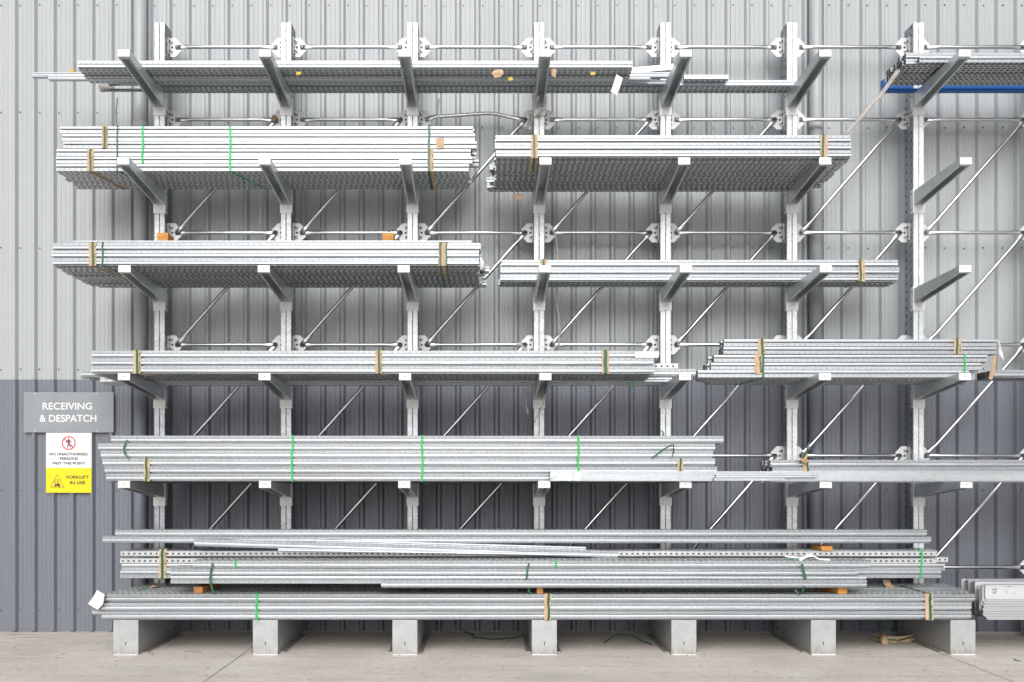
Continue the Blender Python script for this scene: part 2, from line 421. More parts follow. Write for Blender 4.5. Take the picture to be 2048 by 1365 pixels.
stroke(bm, (-27.5, -5), (-18, -5), 2.6); stroke(bm, (-26.8, -4), (-25.6, 6), .8, -.0017); stroke(bm, (-25.6, 6), (-20, 6), .8, -.0018); stroke(bm, (-20, 6), (-18.6, -4), .8, -.0019)
stroke(bm, (-22.5, -3), (-22.5, 3.5), 1.1, -.0020); stroke(bm, (-24.5, -3), (-18.5, -3), 2, -.0021); stroke(bm, (-28.4, -6.2), (-28.4, 5), .5, -.0022); stroke(bm, (-31, -6.3), (-27, -6.3), .7, -.0023)
for xx, rr in ((-26, 1.6), (-19.2, 2.1)):
    bmesh.ops.create_circle(bm, cap_ends=True, segments=14, radius=rr * k, matrix=Matrix.Translation((xx * k, -.0025, cz - 6 * k)) @ Matrix.Rotation(R(90), 4, 'X'))
link('forklift_pictogram', bm, INK, s2)
for sx in (-27 * k, 12 * k):
    for sz in (58 * k, -58 * k):
        bm = bmesh.new(); cyl(bm, (sx, -.002, sz), .005, .004, 'y', 10); link('rivet', bm, G_plate, s2)

# ---------------------------------------------------------------- the rack
COLX = [-3.112 + 1.2005 * i for i in range(8)]
CW, CD, CT = .0508, .2, 5.84
ZARM = [1.465 + .9255 * j for j in range(5)]          # arm top at the upright, lowest first
TIPZ = [1.494 + .9225 * j for j in range(5)]
NODE = [.66, 1.733, 2.801, 3.879, 4.967, 5.664]
rack = thing('cantilever_rack', 'long galvanised cantilever storage rack standing against the grey corrugated wall', 'rack')
# upright: two channels back to back with a slit between
def upright_mesh():
    bm = bmesh.new()
    for s in (-1, 1):
        a, b = (-CW, -.0014) if s < 0 else (.0014, CW)
        vs = [(a, 0), (b, 0), (b, CD), (a, CD)]
        P = []
        r = .004
        pts = [(a, r), (a + r, 0), (b - r, 0), (b, r), (b, CD - r), (b - r, CD), (a + r, CD), (a, CD - r)]
        lo = [bm.verts.new((x, y, 0)) for x, y in pts]; hi = [bm.verts.new((x, y, CT)) for x, y in pts]
        for i in range(8):
            f = bm.faces.new((lo[i], lo[(i + 1) % 8], hi[(i + 1) % 8], hi[i]))
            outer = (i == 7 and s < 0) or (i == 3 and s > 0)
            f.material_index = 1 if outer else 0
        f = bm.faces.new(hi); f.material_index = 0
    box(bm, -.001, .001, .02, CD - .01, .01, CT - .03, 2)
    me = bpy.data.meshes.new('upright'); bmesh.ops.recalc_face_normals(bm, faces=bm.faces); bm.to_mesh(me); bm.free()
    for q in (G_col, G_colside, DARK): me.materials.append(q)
    return me
um = upright_mesh()
def mesh_of(f, name, mats):
    bm = bmesh.new(); f(bm); bmesh.ops.recalc_face_normals(bm, faces=bm.faces)
    me = bpy.data.meshes.new(name); bm.to_mesh(me); bm.free()
    for q in (mats if isinstance(mats, list) else [mats]): me.materials.append(q)
    return me
AL = .9; AW = .0455
def arm_f(dz):
    """tapered arm, open below; local origin at upright face, top of root z=0; tip top z=dz"""
    def f(bm):
        t = .004; rh, th = .125, .055
        w0, w1 = .049, .049
        for s in (-1, 1):
            # side plate
            x0, x1 = s * w0, s * (w0 - t)
            pts = [(0, 0), (-AL + .008, dz), (-AL + .008, dz - th), (0, -rh)]
            a = [bm.verts.new((x0, y, z)) for y, z in pts]; b = [bm.verts.new((x1, y, z)) for y, z in pts]
            bm.faces.new(a); bm.faces.new(b[::-1])
            for i in range(4): bm.faces.new((a[i], a[(i + 1) % 4], b[(i + 1) % 4], b[i]))
            # bottom lip
            lw = .016
            q = [(s * w0, -AL + .008, dz - th), (s * (w0 - lw), -AL + .008, dz - th), (s * (w0 - lw), 0, -rh), (s * w0, 0, -rh)]
            lo = [bm.verts.new((x, y, z - .0035)) for x, y, z in q]; hi = [bm.verts.new((x, y, z)) for x, y, z in q]
            bm.faces.new(lo); bm.faces.new(hi[::-1])
            for i in range(4): bm.faces.new((lo[i], lo[(i + 1) % 4], hi[(i + 1) % 4], hi[i]))
        q = [(-w0 + .001, -AL + .008, dz), (w0 - .001, -AL + .008, dz), (w0 - .001, 0, 0), (-w0 + .001, 0, 0)]
        lo = [bm.verts.new((x, y, z - .004)) for x, y, z in q]; hi = [bm.verts.new((x, y, z + .001)) for x, y, z in q]
        bm.faces.new(lo); bm.faces.new(hi[::-1])
        for i in range(4): bm.faces.new((lo[i], lo[(i + 1) % 4], hi[(i + 1) % 4], hi[i]))
        # front underside return plate
        box(bm, -w0 + lw, w0 - lw, -AL + .01, -AL + .045, dz - th - .003, dz - th + .001)
    return f
def cap_f(dz):
    def f(bm):
        box(bm, -.0525, .0525, -AL - .002, -AL + .006, dz - .058, dz + .004, 0, .003)
        box(bm, -.0525, .0525, -AL + .0062, -AL + .03, dz + .0015, dz + .004, 0)
        cyl(bm, (0, -AL - .0025, dz - .026), .0045, .002, 'y', 10, 1)
    return f
def sleeve_f(bm):
    # wraps the upright from below the arm to behind its root
    box(bm, -.0575, .0575, -.007, -.001, -.21, -.1255, 0, .0018)
    box(bm, -.0575, -.0518, -.0005, .055, -.21, .02, 0)
    box(bm, .0518, .0575, -.0005, .055, -.21, .02, 0)
    box(bm, -.0575, .0575, -.0065, -.001, -.1252, .018, 0)
    for s in (-1, 1):
        for z in (-.17, -.02): cyl(bm, (s * .059, .03, z), .009, .008, 'x', 6, 1)
arms = [mesh_of(arm_f(TIPZ[j] - ZARM[j]), 'arm', [G_arm]) for j in range(5)]
caps = [mesh_of(cap_f(TIPZ[j] - ZARM[j]), 'end_cap', [G_plate, DARK]) for j in range(5)]
slm = mesh_of(sleeve_f, 'sleeve_bracket', [G_plate, BOLT])
def foot_f(bm):
    L = .86
    w = .1075; h = .3; t = .006
    box(bm, -w, w, -L, -L + t, .012, h - .002, 0, .002)
    box(bm, -w, -w + t, -L + t, .22, .012, h - .002, 0); box(bm, w - t, w, -L + t, .22, .012, h - .002, 0)
    box(bm, -w, w, -L + .001, .22, h - .0015, h, 0)
    box(bm, -w - .001, w + .001, -L + .001, .22, 0, .0115, 0)
    box(bm, w + .0005, w + .045, -L + .1, .21, 0, .01, 0); box(bm, -w - .045, -w - .0005, -L + .1, .21, 0, .01, 0)
    box(bm, -w + .006, w - .004, -L - .005, -L + .0005, 0, .010, 3)
    box(bm, -.004, .004, -L - .0008, -L + .001, .083, .112, 1)
    for y in (-.12, .1):
        for z in (.08, .24):
            for s in (-1, 1): cyl(bm, (s * (w + .006), y, z), .013, .012, 'x', 6, 2)
fm = mesh_of(foot_f, 'base_foot', [G_foot, DARK, BOLT, G_plate])
def plate_f(s):
    def f(bm):
        pts = [(0, -.092), (.055, -.092), (.114, -.03), (.114, .03), (.055, .092), (0, .092)]
        prism(bm, [(s * x, z) for x, z in pts], 0, .006, 0)
        a, b = sorted((s * .001, s * .007)); box(bm, a, b, -.06, -.0005, -.078, .078, 0)
        for z in (-.052, -.038, .038, .052): box(bm, *sorted((s * .012, s * .034)), -.0012, .0, z - .0035, z + .0035, 1)
        c = [(s * .014, .0), (s * .022, .012), (s * .034, .009), (s * .036, 0), (s * .034, -.009), (s * .022, -.012)]
        prism(bm, c, -.0013, 0.001, 1)
        for z in (-.045, .045): cyl(bm, (s * .012, -.03, z), .009, .01, 'x', 6, 1)
        cyl(bm, (s * .078, -.014, 0), .011, .012, 'y', 6, 2)
        cyl(bm, (s * .078, -.021, 0), .006, .006, 'y', 8, 1)
    return f
plr = mesh_of(plate_f(1), 'brace_plate', [G_plate, DARK, BOLT]); pll = mesh_of(plate_f(-1), 'brace_plate', [G_plate, DARK, BOLT])
PY = .135; RY = PY - .007
def rod_f(L, mid=None):
    def f(bm):
        r = .0175
        ks = [(-.02, .22, 1.15), (.045, .22, 1.2), (.09, .5, 1.2), (.13, 1, 1)]
        if mid: pts, fl = mid
        else:
            pts = [(k[0], 0, 0) for k in ks] + [(L - k[0], 0, 0) for k in ks[::-1]]; fl = [(k[1], k[2]) for k in ks] + [(k[1], k[2]) for k in ks[::-1]]
        tube(bm, pts, r, 12, 0, fl)
    return f
BAY = 1.2005
pivL = CW + .001 + .078
HL = BAY - 2 * pivL
hr = mesh_of(rod_f(HL), 'brace_rod', G_tube)
drods = {}
for i, X in enumerate(COLX):
    place('upright', um, rack, (X, 0, 0))
    ft = place('base_foot', fm, rack, (X, 0, 0))
    for j in range(5):
        a = place('arm', arms[j], rack, (X, -.007, ZARM[j]), (0, 0, R(random.uniform(-.5, .5)) - (.0165 if i in (1, 2) else .006) * 0))
        place('end_cap', caps[j], a); place('sleeve_bracket', slm, a, (0, .007, 0))
    for z in NODE:
        if i < 7: place('brace_plate', plr, rack, (X + CW + .0005, PY, z))
        if i > 0: place('brace_plate', pll, rack, (X - CW - .0005, PY, z))
    if i < 7:
        for kz, z in enumerate(NODE):
            if i == 2 and kz == 4:
                x0 = X + pivL; x1 = COLX[3] - pivL
                ks = [(x0 - .02, z + .0, .22, 1.15), (x0 + .03, z + .012, .3, 1.2), (x0 + .08, z + .027, .8, 1.1), (x0 + .2, z + .034, 1, 1), (x0 + .55, z + .058, 1, 1), (x0 + .62, z + .058, 1, 1), (x0 + .68, z + .05, 1, 1), (x1 - .12, z + .018, 1, 1), (x1 - .06, z + .01, .5, 1.2), (x1 + .02, z - .004, .22, 1.2)]
                bm = bmesh.new(); tube(bm, [(a, RY, b) for a, b, c, d in ks], .0175, 12, 0, [(c, d) for a, b, c, d in ks])
                tag(link('brace_rod', bm, G_tube, rack), 'bent horizontal brace rod')
            else:
                place('brace_rod', hr, rack, (X + pivL, RY, z))
        for kz in range(4):
            x0 = X + pivL + .0; x1 = COLX[i + 1] - pivL; z0, z1 = NODE[kz] + .004, NODE[kz + 1] - .004
            L = math.hypot(x1 - x0, z1 - z0); ang = math.atan2(z1 - z0, x1 - x0)
            kk = round(L, 3)
            if kk not in drods: drods[kk] = mesh_of(rod_f(L), 'diagonal_rod', G_tube)
            place('diagonal_rod', drods[kk], rack, (x0, RY - .0105, z0), (0, -ang, 0))

# ---------------------------------------------------------------- steel channels
HU = .0645; DU = .0495
# profiles (y, z, material) listed counter-clockwise from bottom front; material of the segment that STARTS at the point
# mats: 0 plain, 1 slotted flat, 2 dotted face A, 3 dotted face B, 4 square holes
def prof(kind):
    H, D = HU, DU
    if kind == 'A':     # dotted upper half, rounded smooth lower half, recess below
        return [(.004, 0, 1), (D - .003, 0, 0), (D - .001, .003, 0), (D - .001, H - .003, 0), (D - .003, H, 1), (.003, H, 0), (.001, H - .002, 2),
                (.0015, .0385, 0), (.024, .038, 0), (.024, .0345, 0), (.0012, .034, 0), (0, .030, 0), (0, .016, 0), (.003, .0135, 0), (.032, .013, 0), (.032, .003, 0)]
    if kind == 'B':     # smooth rounded upper half, deep groove, dotted lower half
        return [(.003, 0, 1), (D - .003, 0, 0), (D - .001, .003, 0), (D - .001, H - .003, 0), (D - .003, H, 1), (.006, H, 0), (.0012, H - .003, 0),
                (0, H - .008, 0), (0, .044, 0), (.004, .0395, 0), (.032, .039, 0), (.032, .0295, 0), (.0015, .029, 3), (.0012, .002, 0)]
    if kind == 'Q':     # square holed face
        return [(.003, 0, 1), (D - .003, 0, 0), (D - .001, .003, 0), (D - .001, .049, 0), (D - .003, .052, 1), (.003, .052, 0), (.001, .050, 0), (.001, .042, 4), (.001, .010, 0), (.001, .006, 0), (.010, .005, 0), (.010, .002, 0)]
    if kind == 'P':     # plain rail
        return [(.003, 0, 0), (D - .003, 0, 0), (D - .001, .003, 0), (D - .001, .04, 0), (D - .004, .043, 0), (.005, .043, 0), (.001, .040, 0), (0, .034, 0), (.004, .024, 0), (.004, .017, 0), (0, .008, 0), (.001, .002, 0)]
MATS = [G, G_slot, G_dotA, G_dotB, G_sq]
_ch = {}
def channel(kind, L, s=1.0):
    key = (kind, round(L, 2), s)
    if key in _ch: return _ch[key]
    L = round(L, 2); pr = prof(kind); n = len(pr); bm = bmesh.new()
    mats = list(MATS)
    cy = DU / 2; cz = HU / 2 if kind in 'AB' else .024
    def ring(x, sh):
        out = []
        for y, z, m in pr:
            yy = y + (cy - y) * sh; zz = z + (cz - z) * sh * 1.0
            out.append(bm.verts.new((x, yy, zz)))
        return out
    a, b = ring(0, 0), ring(L, 0)
    for i in range(n):
        f = bm.faces.new((a[i], a[(i + 1) % n], b[(i + 1) % n], b[i])); f.material_index = pr[i][2]
    for x, o in ((0, a), (L, b)):     # lips of the cut ends show the steel thickness
        r1 = [bm.verts.new((x, y + (cy - y) * .10 if not .005 < y < DU - .008 or z in (0, HU) else y, z + (cz - z) * .07)) for y, z, m in pr]
        for i in range(n):
            j = (i + 1) % n
            if (r1[i].co - o[i].co).length > .0004 and (r1[j].co - o[j].co).length > .0004: bm.faces.new((o[i], r1[i], r1[j], o[j]))
    bmesh.ops.delete(bm, geom=[v for v in bm.verts if not v.link_faces], context='VERTS')
    if s != 1: bmesh.ops.scale(bm, vec=(1, s, s), verts=bm.verts)
    me = bpy.data.meshes.new('channel'); bmesh.ops.recalc_face_normals(bm, faces=bm.faces); bm.to_mesh(me); bm.free()
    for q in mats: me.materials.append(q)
    _ch[key] = me; return me

def arm_top(lev, Y):   # height of the arm surface at depth Y for arm level 0 (lowest) .. 4
    return ZARM[lev] + (TIPZ[lev] - ZARM[lev]) * (-Y / AL) + .002

class Bundle:
    """layers bottom to top: dict(kind, x0, x1 (photo pixels at front), n deep)"""
    def __init__(s, label, Yf, zb, rows, depth, pitch=.0655, us=1.0, lev=None, jit=.012, full=False, name='channel_bundle', cat='steel bundle', back=None, grp='strapped bundles of galvanised channel', lone=False, skipz=()):
        k = lambda v: max(1, round(v * .0647 / .0507)); depth = k(depth); rows = [q[:3] + ((k(q[3]),) if len(q) > 3 else ()) for q in rows]
        s.Yf = Yf; s.zb = zb; s.depth = depth; s.pitch = pitch; s.us = us; s.nr = len(rows)
        xm = PX((rows[0][1] + rows[0][2]) / 2, Yf)
        s.t = thing(name, label, cat, (0, 0, 0), grp)
        s.ox = xm; s.oz = zb; s.t.location = (xm, Yf, zb)
        dp = DU * us + .0012
        s.X0 = min(PX(r[1], Yf) for r in rows); s.X1 = max(PX(r[2], Yf) for r in rows)
        s.top = zb + pitch * s.nr; s.back = Yf + depth * dp
        slope = (TIPZ[0] - ZARM[0]) / AL if lev is not None else 0
        s.slope = slope
        for r, row in enumerate(rows):
            kind, a, b = row[:3]; nd = row[3] if len(row) > 3 else depth
            xa, xb = PX(a, Yf), PX(b, Yf); me = channel(kind, xb - xa, us)
            for d in range(nd):
                edge = r in (0, s.nr - 1) or d == 0 or (d == nd - 1) or (len(rows[min(r + 1, s.nr - 1)]) > 3)
                if not edge and not full: continue
                dx = 0 if d == 0 else random.uniform(-jit, jit)
                if back and d >= back[0]: dx += back[1] * (d - back[0] + 1) + random.uniform(-back[2], back[2])
                y = Yf + d * dp; z = zb + r * pitch - slope * d * dp
                place('channel', me, s.t, (xa + dx - xm, y - Yf, z - zb + random.uniform(-.0006, .0006) - (.004 if r == 0 and d > 0 and random.random() < .3 else 0)), (0, random.uniform(-.0005, .0005), 0))
    def loc(s, x, y, z): return (x - s.ox, y - s.Yf, z - s.zb)
    def strap(s, px, w=.018, mat=None, name='strap', off=.003, z0=None, z1=None, under=None, over=.05, wob=.004, lean=0, pxb=0, t=.0012):
        """band round the front of the bundle from z0 (bottom) to z1 (top)"""
        X = PX(px, s.Yf); mat = mat or GREEN
        z0_ = s.zb if z0 is None else z0; z1_ = s.top if z1 is None else z1
        yf = s.Yf - off; pts = []
        under = (s.depth * DU * s.us if z0 is None else 0) if under is None else under
        if under:
            for q in range(4, 0, -1):
                yy = under * q / 4; pts.append((X + lean * yy + pxb * q / 4, s.Yf + yy, z0_ - off - s.slope * yy))
        pts.append((X, yf + .002, z0_ - off))
        nseg = 5
        for q in range(nseg + 1):
            pts.append((X + random.uniform(-wob, wob), yf, z0_ + (z1_ - z0_) * q / nseg - (.001 if q == 0 else 0)))
        if over and z1 is None:
            pts.append((X, yf + .003, z1_ + off)); pts.append((X + .002, s.Yf + over, z1_ + off))
        bm = bmesh.new(); ribbon(bm, [s.loc(*p) for p in pts], w, t)
        return link(name, bm, mat, s.t)
    def card(s, px, w=.07, z0=None, z1=None, under=.0, text_=None, lean=0):
        w *= .9
        o = s.strap(px, w, CARD, 'edge_protector', off=.0016, z0=z0, z1=z1, under=under, over=.04, wob=.003, lean=lean, t=.0012)
        z0_ = s.zb if z0 is None else z0; z1_ = s.top if z1 is None else z1
        # printed blocks on the card
        if text_ != '':
            X = PX(px, s.Yf); bm = bmesh.new()
            h = (z1_ - z0_)
            z = z0_ + .02
            while z < z1_ - .03:
                hh = random.uniform(.008, .016)
                x0 = X + w * .26
                v = [bm.verts.new(s.loc(*p)) for p in ((x0, s.Yf - .0036, z), (x0 + w * .14, s.Yf - .0036, z), (x0 + w * .14, s.Yf - .0036, z + hh), (x0, s.Yf - .0036, z + hh))]
                bm.faces.new(v); z += hh + random.uniform(.003, .012)
                if random.random() < .25: z += .05
            if text_ is None and len(bm.faces) > 0: link('print', bm, INKG, o)
            else: bm.free()
        return o

def zf(py, Y): return PZ(py, Y)
# -------- level 5 (top), left
b = Bundle('front bundle of slotted channel on the top left arms above a tan tag', -.50, 5.19, [('A', 155, 1265)], 4, us=1.22, pitch=.08, lev=4, jit=.01)
b.strap(990, .001, GREEN, over=0, under=.05)
def rail(kind, px0, px1, Yf, z, label, name='steel_channel', cat='steel channel', us=1.0, rot=(0, 0, 0), grp=None, n=1):
    X0, X1 = PX(px0, Yf), PX(px1, Yf)
    me = channel(kind, X1 - X0, us).copy() if 0 else channel(kind, X1 - X0, us)
    o = place(name, me, None, (X0, Yf, z), rot); tag(o, label, cat, grp); return o
LG = 'loose galvanised channels lying on the rack'
zt5 = lambda Y: arm_top(4, Y)
rail('P', 63, 1345, -.26, zt5(-.26) + .045, 'plain rail sticking out farthest left on the top arms', grp=LG)
rail('P', 96, 1300, -.31, zt5(-.31), 'plain rail just under the farthest left rail on the top arms', grp=LG)
rail('P', 240, 1330, -.335 + .13, zt5(-.25) + .001, 'short ended plain rail in the middle of the top left arms', grp=LG, us=.8)
b = Bundle('rear row of slotted channel on the top arms reaching the sixth upright', -.262 + .11, zt5(-.15), [('A', 318, 1596)], 2, lev=4, jit=.02)
bm_ = b
def add_paper(name, label, cat, pts, mat, th=.003, parent=None):
    """thin bent sheet through a grid of rows (each row: left and right 3D point)"""
    bm = bmesh.new(); f_, k_ = [], []
    for l, r in pts:
        f_.append((bm.verts.new(l), bm.verts.new(r))); k_.append(tuple(bm.verts.new(Vector(p) + Vector((0, th, th * .5))) for p in (l, r)))
    for i in range(len(pts) - 1):
        for q in ((f_[i][0], f_[i][1], f_[i + 1][1], f_[i + 1][0]), (k_[i][1], k_[i][0], k_[i + 1][0], k_[i + 1][1]), (f_[i][0], f_[i + 1][0], k_[i + 1][0], k_[i][0]), (f_[i][1], k_[i][1], k_[i + 1][1], f_[i + 1][1])): bm.faces.new(q)
    bm.faces.new((f_[0][1], f_[0][0], k_[0][0], k_[0][1])); bm.faces.new((f_[-1][0], f_[-1][1], k_[-1][1], k_[-1][0]))
    o = link(name, bm, mat, parent)
    if label: tag(o, label, cat)
    return o
def P3(px, py, Y): return (PX(px, Y), Y, PZ(py, Y))
# dark tubes at the back of the top arms with a wrapped end
bm = bmesh.new(); tube(bm, [(PX(205, -.03), -.03, zt5(-.03) + .017), (PX(1600, -.03), -.03, zt5(-.03) + .017)], .016, 12)
tag(link('steel_tube', bm, G_tube), 'long thin round tube lying against the uprights on the top arms', 'tube')
bm = bmesh.new(); tube(bm, [(PX(219, -.07), -.07, zt5(-.07) + .06), (PX(420, -.07), -.07, zt5(-.07) + .06)], .018, 12)
tag(link('steel_tube', bm, G_tube), 'short round tube ending left with a plastic wrapped end on the top arms', 'tube')
bm = bmesh.new(); tube(bm, [(PX(200, -.05), -.05, zt5(-.05) + .035), (PX(208, -.05), -.05, zt5(-.05) + .037), (PX(222, -.05), -.05, zt5(-.05) + .037)], .042, 10, 0, [(.7, .9), (1, 1), (.6, .8)])
for v in bm.verts: v.co += Vector((random.uniform(-.01, .01), random.uniform(-.008, .008), random.uniform(-.01, .01)))
tag(link('plastic_wrap', bm, FILM), 'crumpled clear plastic wrap over the tube ends at far left of the top arms', 'plastic wrap')
# tilted angle at the right end
bm = bmesh.new(); box(bm, 0, .62, 0, .004, 0, .05); box(bm, 0, .62, .0042, .06, 0, .004)
tag(link('steel_angle', bm, G_sheet, None, loc=(PX(1215, -.2), -.2, PZ(151, -.2)), rot=(0, -R(5.2), 0)), 'white steel angle tilting up to the right on the top arms', 'steel angle')
rail('A', 1368, 1456, -.225, zt5(-.225) + .03, 'short channel piece lying on the rear row at the right end of the top arms', grp=LG, us=.8)
add_paper('paper_tag', 'white paper strip hanging from the top shelf left of the fifth arm', 'tag', [(P3(1233, 149, -.56), P3(1246, 157, -.56)), (P3(1228, 165, -.60), P3(1241, 172, -.60)), (P3(1221, 184, -.58), P3(1234, 191, -.58))], PAPER)
add_paper('cardboard_tag', 'tan cardboard tag under the top shelf between the third and fourth arms', 'tag', [(P3(989, 140, -.6), P3(1005, 139, -.6)), (P3(983, 147, -.62), P3(1008, 147, -.62)), (P3(990, 157, -.61), P3(1002, 153, -.61))], CARD)
add_paper('cardboard_tag', 'small tan cardboard scrap right of the fourth arm under the top shelf', 'tag', [(P3(1103, 138, -.6), P3(1113, 139, -.6)), (P3(1103, 152, -.6), P3(1111, 156, -.6))], CARD)
for i, (a, c, lab) in enumerate(((596, 147, 'yellow sticker under the top shelf beside the second arm'), (1020, 158, 'yellow sticker under the top shelf right of the cardboard tag'), (1185, 147, 'yellow sticker under the top shelf left of the white paper strip'), (142, 142, 'yellow sticker on the farthest left rail end'))):
    add_paper('sticker', lab, 'sticker', [(P3(a - 4, c - 3, -.57), P3(a + 6, c - 3, -.57)), (P3(a - 3, c + 4, -.575), P3(a + 5, c + 3, -.575))], YTAG)
# -------- top right
b = Bundle('bundle of channel with dark open ends on the top right arms above the blue rail', -.58, 5.195, [('A', 1812, 2140), ('A', 1812, 2140)], 8, us=.84, pitch=.056, lev=4, jit=.022, full=True)
place('channel', channel('B', 1.5, .84), b.t, (PX(1835, -.6) - b.ox, -.058, -.002))
bm = bmesh.new(); X0 = PX(1764, -.03); L = 1.7
def h_blue(m):
    x, y, z = m.sep(m.tc.outputs['Object']); m.holes(slotmask(m, x, y, .05, .014, .011, .03))
mb = M('blue_slotted'); mb.set(Base_Color=(.003, .11, .40), Roughness=.35); h_blue(mb)
box(bm, 0, L, 0, .003, 0, .022, 0); box(bm, 0, .02, .0, .06, .0, .11, 0); box(bm, 0, L, .058, .061, 0, .11, 0)
v = [bm.verts.new(p) for p in ((0, .003, .0005), (L, .003, .0005), (L, .058, .0005), (0, .058, .0005))]; f = bm.faces.new(v); f.material_index = 1
tag(link('blue_rail', bm, [BLUE, mb.m], None, loc=(X0, -.055, zt5(-.03) + .002)), 'bright blue slotted rail under the top right bundle', 'steel rail')
# twisted plastic film
pts = [P3(1797, 141, -.62), P3(1778, 168, -.6), P3(1762, 190, -.58), P3(1745, 207, -.58), P3(1728, 228, -.6), P3(1712, 246, -.66), P3(1700, 258, -.7), P3(1690, 270, -.72)]
bm = bmesh.new(); tube(bm, pts, .018, 8, 0, [(1, 1.3), (.5, 1), (.7, 1.2), (.4, 1), (.8, 1.1), (.5, .9), (.9, 1.2), (.3, .5)])
for v in bm.verts: v.co += Vector((random.uniform(-.004, .004),) * 3)
tag(link('plastic_wrap', bm, FILM), 'twisted strand of plastic wrap trailing down left from the top right bundle', 'plastic wrap')
# -------- level 4, left
b = Bundle('six layer bundle on the second arm level from the top at left, green straps', -.56, arm_top(3, -.56), [('B', 112, 937), ('B', 112, 944), ('B', 113, 941), ('B', 127, 954), ('B', 124, 950), ('B', 120, 947)], 8, pitch=.0672, lev=3, jit=.02)
z3 = b.zb + 3 * b.pitch
b.card(181, .07, z1=z3, under=.5, lean=.25); b.strap(181, .018, z1=z3, off=.004, lean=.25)
b.card(210, .062, z0=z3 + .0, text_=None); b.strap(210, .018, z0=z3, z1=b.top - .01, off=.005)
b.strap(235, .014, lean=.45); b.strap(285, .019, BRIGHT, wob=.006, off=.0028, z0=b.zb + .07); b.strap(460, .019, BRIGHT, wob=.006, lean=.42)
b.card(861, .062, z1=z3, under=.5); b.strap(858, .022, off=.005)
add_paper('cardboard_tag', 'tan cardboard square on the front of the second level left bundle near its right end', 'tag', [(P3(872, 277, -.57), P3(888, 276, -.57)), (P3(872, 290, -.572), P3(888, 289, -.572)), (P3(875, 299, -.57), P3(887, 296, -.57))], CARD)
for px, y0, y1, lab in ((234, 196, 254, 'dark green strap end standing up above the left end of the second level bundle'), (877, 197, 252, 'dark green strap end standing up between the third and fourth uprights')):
    bm = bmesh.new(); ribbon(bm, [P3(px + 1, y0, -.5), P3(px - 2, (y0 + y1) / 2, -.51), P3(px, y1 + 3, -.53)], .014); tag(link('strap_end', bm, GREEN), lab, 'strap', 'loose green strap ends')
# -------- level 4, right
b = Bundle('three layer bundle on the second arm level at right with wide slotted underside', -.9, arm_top(3, -.9), [('A', 992, 1702), ('A', 990, 1703), ('A', 991, 1702)], 14, lev=3, back=(13, -.01, .035), jit=.01)
b.card(1069, .066, under=.35, text_=''); b.strap(1069, .018, off=.004, under=.35); b.card(1648, .072, text_=''); b.strap(1646, .018, off=.004)
add_paper('paper_tag', 'pale paper tag hanging below the second level right bundle left of the fourth arm', 'tag', [(P3(1026, 389, -.4), P3(1046, 388, -.4)), (P3(1030, 400, -.42), P3(1045, 397, -.42))], CARD)
# -------- level 3, left
b = Bundle('three layer bundle on the third arm level at left under a single grey rail', -.9, arm_top(2, -.9), [('A', 105, 957), ('A', 103, 957), ('A', 106, 960)], 13, lev=2, jit=.016, back=(13, .012, .02))
b.card(185, .072, under=.55, lean=.2); b.strap(186, .018, off=.0045, lean=.2); b.strap(205, .014, lean=.2, off=.0035)
b.card(884, .072, under=.3, text_=''); b.strap(881, .018, off=.0045); b.strap(893, .014, off=.0035)
zt = b.top + .0
rl = rail('P', 145, 943, -.80, zt + .002, 'single plain grey rail lying on top of the third level left bundle', grp=LG, us=.95)
def block(px0, px1, py0, py1, Y, dep, label, mat=TIMBER, zb=None, yaw=0):
    bm = bmesh.new(); w = PX(px1, Y) - PX(px0, Y); z1 = PZ(py0, Y); z0 = PZ(py1, Y) if zb is None else zb
    box(bm, -w / 2, w / 2, 0, dep, 0, z1 - z0, 0, .003)
    for v in bm.verts: v.co += Vector((random.uniform(-.002, .002),) * 3)
    tag(link('timber_block', bm, mat, None, loc=(PX((px0 + px1) / 2, Y), Y, z0), rot=(0, 0, yaw)), label, 'timber block', 'timber spacer blocks')
block(314, 336, 466, 476, -.62, .16, 'orange timber block on the third level left bundle in front of the first upright', zb=zt)
block(765, 787, 466, 478, -.62, .14, 'orange timber block on the third level left bundle left of the third upright', zb=zt)
o = add_paper('paper_tag', 'white folded tag at the right end of the third level left bundle', 'tag', [(P3(959, 513, -.9), P3(961, 541, -.9)), (P3(968, 524, -.93), P3(965, 538, -.93)), (P3(972, 531, -.88), P3(966, 543, -.88))], PAPER)
# -------- level 3, right
b = Bundle('short depth three layer bundle on the third arm level at right close to the uprights', -.30, arm_top(2, -.30), [('A', 1001, 1797), ('A', 1001, 1799), ('A', 1003, 1797)], 4, lev=2, pitch=.0665, jit=.02)
b.card(1087, .066, text_=''); b.strap(1087, .018, off=.004); b.card(1723, .07, under=.2, lean=-.2); b.strap(1721, .018, off=.0045, lean=-.2)
# -------- level 2, left
b = Bundle('three layer bundle on the fourth arm level at left held by three cardboard backed straps', -.9, arm_top(1, -.9), [('A', 182, 1309), ('A', 182, 1308), ('A', 184, 1318)], 9, lev=1, jit=.012)
b.card(274, .074, under=.12, lean=.6); b.strap(274, .02, off=.0045, under=.1)
b.card(757, .068, under=.12, lean=.4); b.strap(758, .018, off=.0045, under=.1)
b.card(1211, .072, under=.06, text_=''); b.strap(1211, .03, off=.0045, under=.06)
b = Bundle('rear loose channels on the fourth arm level at left, longer than the strapped bundle', -.30, arm_top(1, -.30), [('P', 200, 1345), ('A', 153 + 8, 1368)], 4, lev=1, jit=.06, pitch=.046)
add_paper('paper_tag', 'blank white label on the right end of the fourth level left bundle', 'tag', [(P3(1270, 704, -.91), P3(1318, 704, -.91)), (P3(1270, 716, -.912), P3(1317, 716, -.912))], PAPER)
